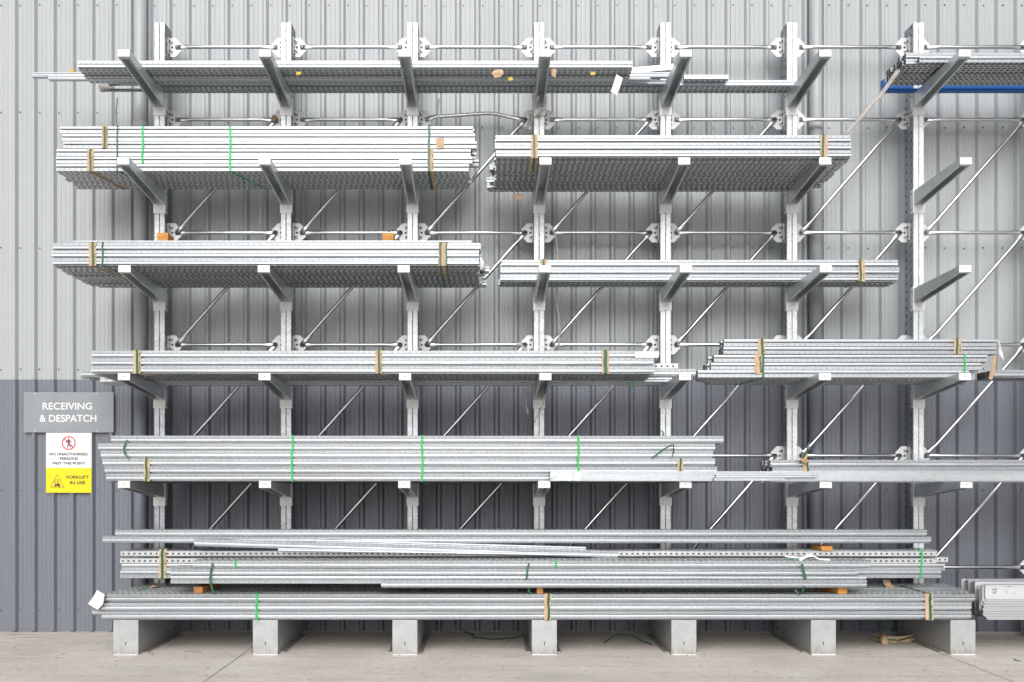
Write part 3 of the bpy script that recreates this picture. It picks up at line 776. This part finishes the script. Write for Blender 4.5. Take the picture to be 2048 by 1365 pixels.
rail('A', 1300, 1392, -.72, arm_top(1, -.72), 'short channel offcut by the fifth arm tip on the fourth level', grp=LG)
rail('Q', 1295, 1357, -.68, arm_top(1, -.68) + .066, 'square holed offcut stacked near the fifth arm on the fourth level', grp=LG)
bm = bmesh.new(); ribbon(bm, [P3(1258, 765, -.5), P3(1263, 778, -.5), P3(1269, 758, -.5)], .012); tag(link('strap_end', bm, BRIGHT), 'green strap loop hanging under the fourth level left of the fifth arm', 'strap', 'loose green strap ends')
# -------- level 2, right
YR = -.62
b = Bundle('lower staggered bundle on the fourth arm level at right with a MADE IN MALAYSIA card', YR, arm_top(1, YR), [('B', 1396, 1938, 9), ('B', 1422, 1962, 6), ('B', 1428, 1975, 5)], 9, pitch=.0685, lev=1, jit=.03, full=True, back=(3, .025, .03))
o = b.card(1517, .078, z0=b.zb + .03, z1=b.top - .0, text_='')
text('MADE IN MALAYSIA', *b.loc(PX(1521, YR), YR - .005, b.zb + .115), .145, .026, INKG, b.t, bold=.0006, rot=(R(90), -R(93), 0), name='print')
b.strap(1526, .018, off=.004, wob=.003, lean=-.2); b.strap(1929, .016, BRIGHT, off=.0035, z0=b.zb + .03)
b2 = Bundle('upper two layer bundle on top of the fourth level right stack', YR + .02, b.top + .004, [('B', 1447, 1992), ('B', 1448, 1993)], 3, pitch=.0685, jit=.02, full=True)
b2.card(1523, .072, text_=None); b2.strap(1524, .02, off=.0045); b2.card(1915, .072, text_=None); b2.strap(1914, .018, off=.0045)
b3 = Bundle('stub ended channels at the far right edge on the fourth level', YR, arm_top(1, YR), [('A', 1988, 2160)], 4, lev=1, pitch=.07, us=1.08, jit=.02, full=True)
add_paper('bent_strip', 'pale bent steel strip leaning on the right end of the fourth level stack', 'metal strip', [(P3(1994, 678, -.45), P3(1999, 682, -.45)), (P3(1998, 695, -.47), P3(2006, 708, -.47)), (P3(1998, 708, -.47), P3(2008, 722, -.47))], G_sheet, .003)
add_paper('paper_tag', 'long beige tag twisted at the right end of the fourth level stack', 'tag', [(P3(1986, 712, -.66), P3(1993, 712, -.63)), (P3(1982, 740, -.66), P3(1990, 742, -.63)), (P3(1977, 757, -.66), P3(1984, 761, -.63))], CARD)
# -------- level 1, left
Y1 = -.86
b = Bundle('tall six layer bundle on the lowest arms at left with three bright green straps', Y1, arm_top(0, Y1), [('A', 212, 1436), ('A', 209, 1434), ('A', 205, 1431), ('A', 201, 1427), ('A', 196, 1430), ('A', 222, 1448)], 12, lev=0, jit=.01)
b.card(294, .056, z1=b.zb + 3 * b.pitch); b.strap(293, .018, off=.0045, z1=b.zb + 3 * b.pitch + .01)
b.card(1361, .056, z1=b.zb + 3 * b.pitch - .01, text_=''); b.strap(1361, .016, off=.0045, z1=b.zb + 3 * b.pitch)
for px in (585, 845, 1156): b.strap(px, .02, BRIGHT, wob=.007)
def loose(pts, w, mat, label, parent=None, name='strap_end', ac=None):
    bm = bmesh.new(); ribbon(bm, pts, w, across=ac); o = link(name, bm, mat, parent); tag(o, label, 'strap', 'loose green strap ends'); return o
loose([P3(254, 880, Y1 - .01), P3(247, 896, Y1 - .016), P3(249, 908, Y1 - .016), P3(258, 918, Y1 - .02)], .013, GREEN, 'thin green strap curling over the left end of the lowest arm bundle')
loose([P3(1304, 917, Y1 - .02), P3(1325, 901, Y1 - .06), P3(1338, 893, Y1 - .08), P3(1347, 890, Y1 - .06), P3(1348, 903, Y1 - .02), P3(1343, 919, Y1 - .02)], .012, GREEN, 'green strap bent like an arch near the fifth upright on the lowest arm bundle', ac=(.3, -.2, 1))
loose([P3(1324, 878, -.5), P3(1327, 866, -.5), P3(1323, 862, -.5)], .014, GREEN, 'dark green strap tip in front of the fifth upright above the lowest arm bundle')
loose([P3(1354, 876, -.5), P3(1355, 850, -.5)], .012, GREEN, 'dark green strap tip right of the fifth upright above the lowest arm bundle')
# front rails on the lowest arms
def crail(px0, px1, Y, z, h, d, label, t=.003):
    bm = bmesh.new(); L = PX(px1, Y) - PX(px0, Y)
    pts = [(0, 0), (0, h), (d, h), (d, 0)]
    box(bm, 0, L, 0, t, 0, h, 0, .001); box(bm, 0, L, t + .0005, d, h - t, h - .0005, 0); box(bm, 0, L, t + .0005, d, 0.0005, t, 0)
    box(bm, 0, L, -.002, -.0003, h * .80, h * .86, 0); box(bm, 0, L, -.002, -.0003, h * .08, h * .14, 0)
    o = link('steel_rail', bm, G, None, loc=(PX(px0, Y), Y, z)); tag(o, label, 'steel rail', LG); return o
Yr = -.932
o = crail(1100, 1637, Yr + .0, arm_top(0, -.88), .084, .06, 'plain deep rail across the front of the lowest arms around the fifth arm')
bm = bmesh.new()
g = [[bm.verts.new((.002 + .26 * i / 6, -.004 - random.uniform(0, .004), .004 + .076 * j / 3)) for j in range(4)] for i in range(7)]
for i in range(6):
    for j in range(3): bm.faces.new((g[i][j], g[i + 1][j], g[i + 1][j + 1], g[i][j + 1]))
link('plastic_sleeve', bm, plain('cloudy_film', (.62, .66, .70), .2, .25, (9, 9, 9)), o)
o2 = crail(1634, 2140, Yr + .01, arm_top(0, -.88) + .0, .075, .06, 'bright plain rail across the front of the lowest arms right of the sixth arm')
for i, (a, c, zz, lab) in enumerate(((1432, 1632, .03, 'upper of two slim rails nested in front between the fifth and sixth arms'), (1428, 1570, .002, 'lower of two slim rails nested in front between the fifth and sixth arms'))):
    rail('P', a, c, Yr - .035, arm_top(0, -.9) + zz, lab, us=.6, grp=LG)
b = Bundle('shallow bundle on the lowest arms at right with a card strap at its left end', -.60, arm_top(0, -.60), [('B', 1540, 2160), ('A', 1545, 2160), ('A', 1541, 2160)], 5, lev=0, jit=.025, full=True, pitch=.066)
b.card(1612, .06, z0=b.zb + .07, text_=None); b.strap(1615, .016, off=.0045, z0=b.zb + .07)
loose([P3(1600, 925, -.64), P3(1611, 908, -.68), P3(1619, 886, -.66)], .014, GREEN, 'green strap tip curling up by the sixth upright above the lowest arms')
add_paper('cardboard_tag', 'tan cardboard flap at the foot of the sixth upright above the lowest arms', 'tag', [(P3(1609, 908, -.62), P3(1617, 908, -.62)), (P3(1600, 920, -.66), P3(1613, 918, -.66)), (P3(1606, 926, -.64), P3(1620, 926, -.64))], CARD)

# -------- base stack on the feet
YB = -.865
b = Bundle('widest bottom bundle resting on the base feet, white paper at its left end', YB, .3015, [('A', 203, 1943), ('A', 201, 1944), ('A', 205, 1950)], 12, us=1.14, pitch=.0745, jit=.03, back=(4, .014, .035))
BT = b.top
b.strap(514, .02, BRIGHT, wob=.006, over=.12); b.card(1095, .066, under=0); b.strap(1097, .018, off=.0045, under=0); b.card(1858, .074, under=0); b.strap(1860, .02, off=.0045, under=0, over=.6)
add_paper('paper_sheet', 'white paper sheet folded over the left end of the bottom bundle', 'paper', [(P3(194, 1181, -.86), P3(209, 1190, -.90)), (P3(186, 1195, -.88), P3(206, 1208, -.92)), (P3(176, 1208, -.86), P3(195, 1220, -.90))], PAPER)
rail('A', 184, 460, -.72, .375, 'channel end poking out left behind the white paper, upper one', grp=LG)
rail('A', 184, 400, -.66, .31, 'channel end poking out left behind the white paper, lower one', grp=LG)
loose([(PX(275, -.6), -.62, BT + .004), (PX(287, -.5), -.52, BT + .006), (PX(300, -.4), -.42, BT + .004)], .016, BRIGHT, 'bright green strap lying on top of the bottom bundle at left', ac=(1, 0, 0))
add_paper('cardboard_tag', 'crumpled cardboard lying on the bottom bundle at left beside a green strap', 'tag', [((PX(302, -.4), -.45, BT + .002), (PX(318, -.4), -.45, BT + .02)), ((PX(308, -.3), -.36, BT + .015), (PX(322, -.3), -.34, BT + .004))], CARD)
add_paper('cardboard_tag', 'tan cardboard flap lying on the right part of the bottom bundle', 'tag', [(P3(1765, 1161, -.3), P3(1778, 1160, -.3)), (P3(1770, 1172, -.34), P3(1783, 1170, -.34)), ((PX(1772, -.4), -.42, BT + .004), (PX(1790, -.4), -.42, BT + .004))], CARD)
# timbers
zc = BT
block(387, 405, 1174, 1190, -.80, .42, 'brown timber block under the left end of the middle stack', TIMBER_D, zb=zc + .001, yaw=-.1)
block(1074, 1086, 1174, 1190, -.85, .5, 'narrow orange timber block under the middle of the middle stack', zb=zc + .001)
block(1676, 1696, 1171, 1189, -.86, .62, 'long orange timber under the right end of the middle stack', zb=zc + .001, yaw=.20)
z2 = zc + .086
b = Bundle('rear middle stack with square holes along its top, strapped at left with cardboard', -.44, z2 + .004, [('B', 240, 1883), ('B', 243, 1877), ('Q', 240, 1873), ('Q', 241, 1874)], 5, pitch=.0655, jit=.03)
# correct for lower square units
b.card(326, .074, text_=None); b.strap(325, .022, off=.0045); b.strap(1843, .016, BRIGHT, over=.2)
place('channel', channel('Q', .5), b.t, (PX(1895, -.36) - .5 - b.ox, .07, .135)); place('channel', channel('B', .5), b.t, (PX(1890, -.36) - .5 - b.ox, .075, .06))
T2R = b.zb + 3 * .0655 + .052
bf = Bundle('front middle stack of mixed channel tied with dark green straps', YB + .01, z2 + .002, [('B', 341, 1733), ('A', 340, 1716), ('A', 385, 1740)], 5, pitch=.066, jit=.02)
T2F = bf.top
for px in (422, 1055): 
    loose([P3(px + 3, 1127, YB - .004), P3(px, 1140, YB - .008), P3(px - 2, 1160, YB - .01), P3(px + 3, 1182, YB - .012), P3(px + 6, 1189, YB - .012)], .016, GREEN, 'green strap hanging over the front of the middle stack at %s' % ('its left part' if px < 900 else 'its centre'))
loose([P3(1604, 1128, YB - .01), P3(1612, 1160, YB - .014), P3(1606, 1182, YB - .03), P3(1600, 1190, YB - .02), P3(1590, 1180, YB - .015)], .016, GREEN, 'green strap hanging over the front of the middle stack at its right part')
bf.strap(471, .015, BRIGHT, z0=bf.zb + .14, over=.05); bf.strap(1112, .015, BRIGHT, z0=bf.zb + .14, over=.05)
rail('A', 762, 1733, YB - .055, z2 - .03 + .003, 'loose channel along the front foot of the middle stack right of its centre', grp=LG)
loose([P3(1584, 1128, -.8), P3(1586, 1117, -.82), P3(1592, 1120, -.82), P3(1595, 1133, -.86)], .014, BRIGHT, 'small bright green strap loop on the middle stack near the white ties')
for pp, lab in (([(1570, 1113), (1600, 1116), (1625, 1112), (1640, 1119), (1660, 1120)], 'white plastic strip draped across the middle stack right part'), ([(1622, 1108), (1605, 1118), (1586, 1130)], 'white plastic strip end hanging beside the bright green loop')):
    bm = bmesh.new(); ribbon(bm, [P3(x, y, -.80 - .004 * i) for i, (x, y) in enumerate(pp)], .011, across=(0, .3, 1)); tag(link('plastic_strip', bm, G_sheet), lab, 'plastic strip')
# timbers on top of the rear middle stack and the rails above
z3 = T2R
block(567, 588, 1101, 1116, -.46, .2, 'brown timber block below the upper rails near the second upright', TIMBER_D, zb=z3 + .001, yaw=-.06)
block(1642, 1666, 1093, 1108, -.46, .2, 'orange timber block below the upper rails near the sixth upright', zb=z3 + .001, yaw=.12)
z4 = z3 + .071
b = Bundle('pair of long channels crossing the whole lower rack above the middle stack', -.46, z4, [('A', 205, 1862), ('A', 230, 1855)], 2, us=.93, pitch=.0605, jit=.02, name='channel_pair')
# skewed channels
def skew(px0, py0, px1, py1, Y, kind, label, us=1.0):
    x0, z0 = PX(px0, Y), PZ(py0, Y); x1, z1_ = PX(px1, Y), PZ(py1, Y)
    L = math.hypot(x1 - x0, z1_ - z0); o = place('steel_channel', channel(kind, L, us), None, (x0, Y, z0), (0, -math.atan2(z1_ - z0, x1 - x0), 0)); tag(o, label, 'steel channel', LG); return o
skew(388, 1093, 1235, 1117, -.56, 'A', 'slanting loose channel in front, sloping down to the right over the middle stack')
skew(632, 1088, 1172, 1103, -.505, 'P', 'slim slanting channel behind the other slanting one over the middle stack', .9)
skew(556, 1102, 1186, 1112, -.625, 'P', 'lowest slanting rail resting over the middle stack', .55)

# -------- folded sheets at the far right
X0 = PX(1972, -.86)
t = thing('sheet_stack', 'stack of folded white steel sheets with a handwritten 27 at the right edge', 'steel sheets', (X0, -.86, .30))
def fold(x, y, z, h, label=False):
    bm = bmesh.new(); L = 1.0
    prism(bm, [(0, 0), (L, 0), (L, h), (.0, h), (-.006, h - .01), (-.006, .02)], 0, .003)
    box(bm, 0, L, .0032, .055, h - .003, h)
    box(bm, 0.0, L, .0032, .03, 0, .003)
    return link('folded_sheet', bm, G_sheet, t, loc=(x, y, z))
f0 = fold(0, 0, .177, .124)
for px_, Y_, ptop, pbot in ((1966, -.84, 1173, 1203), (1963, -.82, 1175, 1212), (1960, -.80, 1174, 1222), (1951, -.70, 1164, 1228), (1953, -.66, 1165, 1225), (1948, -.60, 1163, 1224), (1938, -.52, 1161, 1215), (1936, -.48, 1162, 1212), (1924, -.42, 1159, 1206), (1922, -.38, 1160, 1204)):
    zb_ = PZ(pbot, Y_); fold(PX(px_, Y_) - X0, Y_ + .86, zb_ - .30, PZ(ptop, Y_) - zb_)
for i in range(12):
    bm = bmesh.new(); z = .172 - i * .0145; o_ = -.014 * abs(math.sin(i * 1.7)) + (.03 if i > 9 else 0) - .012 * min(i, 6) / 6
    box(bm, o_, 1.0, .004 + .002 * (i % 3), .62, z - .0035, z, 0, .001); box(bm, o_, 1.0, .004 + .002 * (i % 3), .007 + .002 * (i % 3), z - .010, z - .0037, 0)
    link('flat_sheet', bm, G_sheet, t)
text('27', .075, -.001, .245, .04, .06, INK, f0, name='handwriting', rot=(R(90), -R(8), 0)).location = (.075, -.0015, .07)
bm = bmesh.new()
for (x, z, w, h) in ((.16, .105, .006, .012), (.178, .107, .045, .007), (.16, .088, .02, .003), (.165, .07, .03, .002), (.165, .06, .025, .002), (.165, .05, .03, .002), (.23, .06, .02, .003), (.245, .105, .02, .003), (.205, .048, .05, .002)):
    box(bm, x, x + w, -.0015, -.0005, z, z + h)
link('sticker_print', bm, plain('grey_ink', (.25, .26, .3), .7, bump=0), f0)

# ---------------------------------------------------------------- plastic strands, litter
def strand(pts, r, label, mat=FILM):
    bm = bmesh.new()
    q = []
    for i in range(len(pts) - 1):
        for k_ in range(4):
            f = k_ / 4; q.append(tuple(pts[i][c] * (1 - f) + pts[i + 1][c] * f + random.uniform(-.004, .004) for c in range(3)))
    q.append(pts[-1])
    tube(bm, q, r, 6, 0, [(random.uniform(.4, 1.2), random.uniform(.5, 1.6)) for _ in q]); tag(link('plastic_strand', bm, mat), label, 'plastic wrap')
strand([P3(1077, 195, -.35), P3(1068, 222, -.2), P3(1060, 235, -.1), P3(1052, 262, .05)], .012, 'torn plastic strand round the root of the top fourth arm')
strand([P3(1093, 195, -.3), P3(1090, 218, -.1), P3(1074, 232, -.02), P3(1063, 245, .05), P3(1060, 268, .08)], .011, 'second torn plastic strand knotted by the fourth upright')
strand([P3(1040, 398, -.3), P3(1041, 430, -.1), P3(1039, 466, .1)], .004, 'thin thread hanging below the pale paper tag')
strand([P3(1112, 465, .08), P3(1116, 520, .05), P3(1113, 600, .0), P3(1120, 660, .05), P3(1118, 690, .1), P3(1095, 703, .05)], .009, 'long plastic strand hanging down right of the fourth upright')
strand([P3(1036, 686, .1), P3(1048, 697, .1), P3(1052, 704, .05)], .02, 'crumpled plastic knot on the brace left of the fourth upright')
strand([P3(1049, 778, -.1), P3(1045, 810, -.1), P3(1056, 830, -.1), P3(1052, 800, -.1), P3(1055, 778, -.1)], .006, 'frayed plastic loop hanging below the fourth arm level left of the fourth upright')
strand([P3(1090, 785, -.3), P3(1087, 812, -.2), P3(1072, 835, -.05), P3(1070, 845, -.03)], .005, 'fine plastic thread hanging in front of the fourth upright')
strand([P3(525, 386, -.05), P3(520, 410, -.05), P3(521, 435, -.05), P3(517, 460, -.05)], .003, 'fine thread hanging left of the second upright under the second arm level')
strand([P3(545, 236, .1), P3(553, 242, .1)], .028, 'clump of brown debris on the brace end left of the second upright', TWIG)

def on_ground(px, py, z=.006):
    s_ = (py - CY) / (CAMZ - z); Y = F / s_ + CAMY; return ((px - CX) / s_, Y, z)
loose([on_ground(928, 1264, .03), on_ground(948, 1270, .02), on_ground(946, 1275, .012), on_ground(985, 1279, .006), on_ground(1030, 1276, .01), on_ground(1044, 1270, .03)], .018, GREEN, 'dark green strap lying on the concrete between the third and fourth feet', name='ground_strap', ac=(0, 1, .3))
loose([on_ground(1208, 1286, .006), on_ground(1230, 1270, .03), on_ground(1262, 1270, .035), on_ground(1285, 1283, .01), on_ground(1305, 1290, .006)], .012, GREEN, 'green strap arched on the concrete between the fourth and fifth feet', name='ground_strap', ac=(0, 1, .3))
t = thing('strap_tangle', 'tangle of cardboard backed green strap on the concrete between the sixth and seventh feet', 'strap', on_ground(1790, 1280, 0))
ox, oy, _ = on_ground(1790, 1280, 0)
def G2(px, py, z): p = on_ground(px, py, 0); return (p[0] - ox, p[1] - oy, z)
bm = bmesh.new(); ribbon(bm, [G2(1745, 1280, .03), G2(1760, 1284, .03), G2(1790, 1286, .028), G2(1820, 1284, .03), G2(1838, 1279, .045)], .055, .0015, across=(0, .3, 1)); link('cardboard_strip', bm, CARD, t)
bm = bmesh.new(); ribbon(bm, [G2(1743, 1279, .11), G2(1746, 1283, .05), G2(1765, 1285, .03), G2(1800, 1287.5, .03), G2(1838, 1281, .05)], .014, .0012, across=(0, .3, 1)); ribbon(bm, [G2(1786, 1284, .27), G2(1781, 1284, .16), G2(1772, 1284, .05)], .014); ribbon(bm, [G2(1755, 1282, .26), G2(1760, 1283, .17), G2(1774, 1284, .11)], .012); link('strap', bm, GREEN, t)
bm = bmesh.new(); tube(bm, [G2(1767, 1284, .07), G2(1768, 1287, .03), G2(1770, 1289, .012)], .035, 10, 0, [(.6, .8), (1, 1), (.7, .9)]); link('tape_ball', bm, CARD, t)
# leaves and twigs
def leaf(px, py, s_, mat, lab, nm='leaf'):
    x, y, _ = on_ground(px, py, .0)
    bm = bmesh.new(); a = random.uniform(0, 6.28); n = 7
    vs = []
    for i in range(n):
        th = 2 * math.pi * i / n; r = s_ * (1 if i % 2 else .55)
        vs.append(bm.verts.new((math.cos(th) * r * 1.4, math.sin(th) * r, random.uniform(.002, .012))))
    bm.faces.new(vs); bmesh.ops.solidify(bm, geom=bm.faces[:], thickness=.001)
    tag(link(nm, bm, mat, None, loc=(x, y, .004), rot=(0, 0, a)), lab, 'leaf', 'fallen leaves on the concrete')
for px, py, s_, lab in ((842, 1307, .022, 'yellow leaf at the right corner of the third foot'), (126, 1310, .016, 'yellow leaf left of the first foot'), (305, 1309, .014, 'yellow leaf just right of the first foot'), (2015, 1346, .011, 'small orange leaf at the lower right edge'), (1247, 1260, .016, 'yellow leaf by the wall between the fourth and fifth feet'), (837, 1300, .01, 'tiny leaf above the yellow leaf by the third foot'), (700, 1310, .009, 'small leaf between the second and third feet'), (930, 1304, .008, 'small leaf between the third and fourth feet')):
    leaf(px, py, s_, LEAF, lab)
def twig(p, lab, r=.0025):
    bm = bmesh.new(); tube(bm, p, r, 5); tag(link('twig', bm, TWIG), lab, 'twig', 'dry twigs on the concrete')
twig([on_ground(1010, 1290, .006), on_ground(1024, 1281, .02), on_ground(1034, 1272, .03)], 'pale twig leaning on the green strap beside the fourth foot')
twig([on_ground(845, 1285, .006), on_ground(855, 1291, .03), on_ground(862, 1295, .006)], 'curved dry twig right of the third foot')
twig([on_ground(368, 1303, .004), on_ground(385, 1304, .005), on_ground(403, 1304.5, .004)], 'thin dark twig lying right of the first foot', .0025)
tiny = bmesh.new()
for _ in range(260):
    px = random.uniform(0, 2048); py = random.choice([random.uniform(1266, 1300), random.uniform(1266, 1362)])
    p = on_ground(px, py, .003); s_ = random.uniform(.0015, .005)
    box(tiny, p[0] - s_ * random.uniform(.8, 3), p[0] + s_, p[1] - s_, p[1] + s_, .0005, .0005 + s_ * .7)
for _ in range(120):
    x = random.choice(COLX) + random.uniform(-.2, .2); y = random.uniform(-.95, .2); s_ = random.uniform(.002, .005)
    box(tiny, x - s_ * 2, x + s_, y - s_, y + s_, .0005, .0005 + s_)
tag(link('grit', tiny, TWIG), 'scattered brown grit and crumbs on the concrete yard', 'grit', kind='stuff')
bm = bmesh.new(); ribbon(bm, [on_ground(2028, 1318, .004), on_ground(2034, 1321, .01), on_ground(2041, 1323, .004)], .012); tag(link('strap_end', bm, GREEN), 'dark strap scrap on the concrete at the far right', 'strap', 'loose green strap ends')
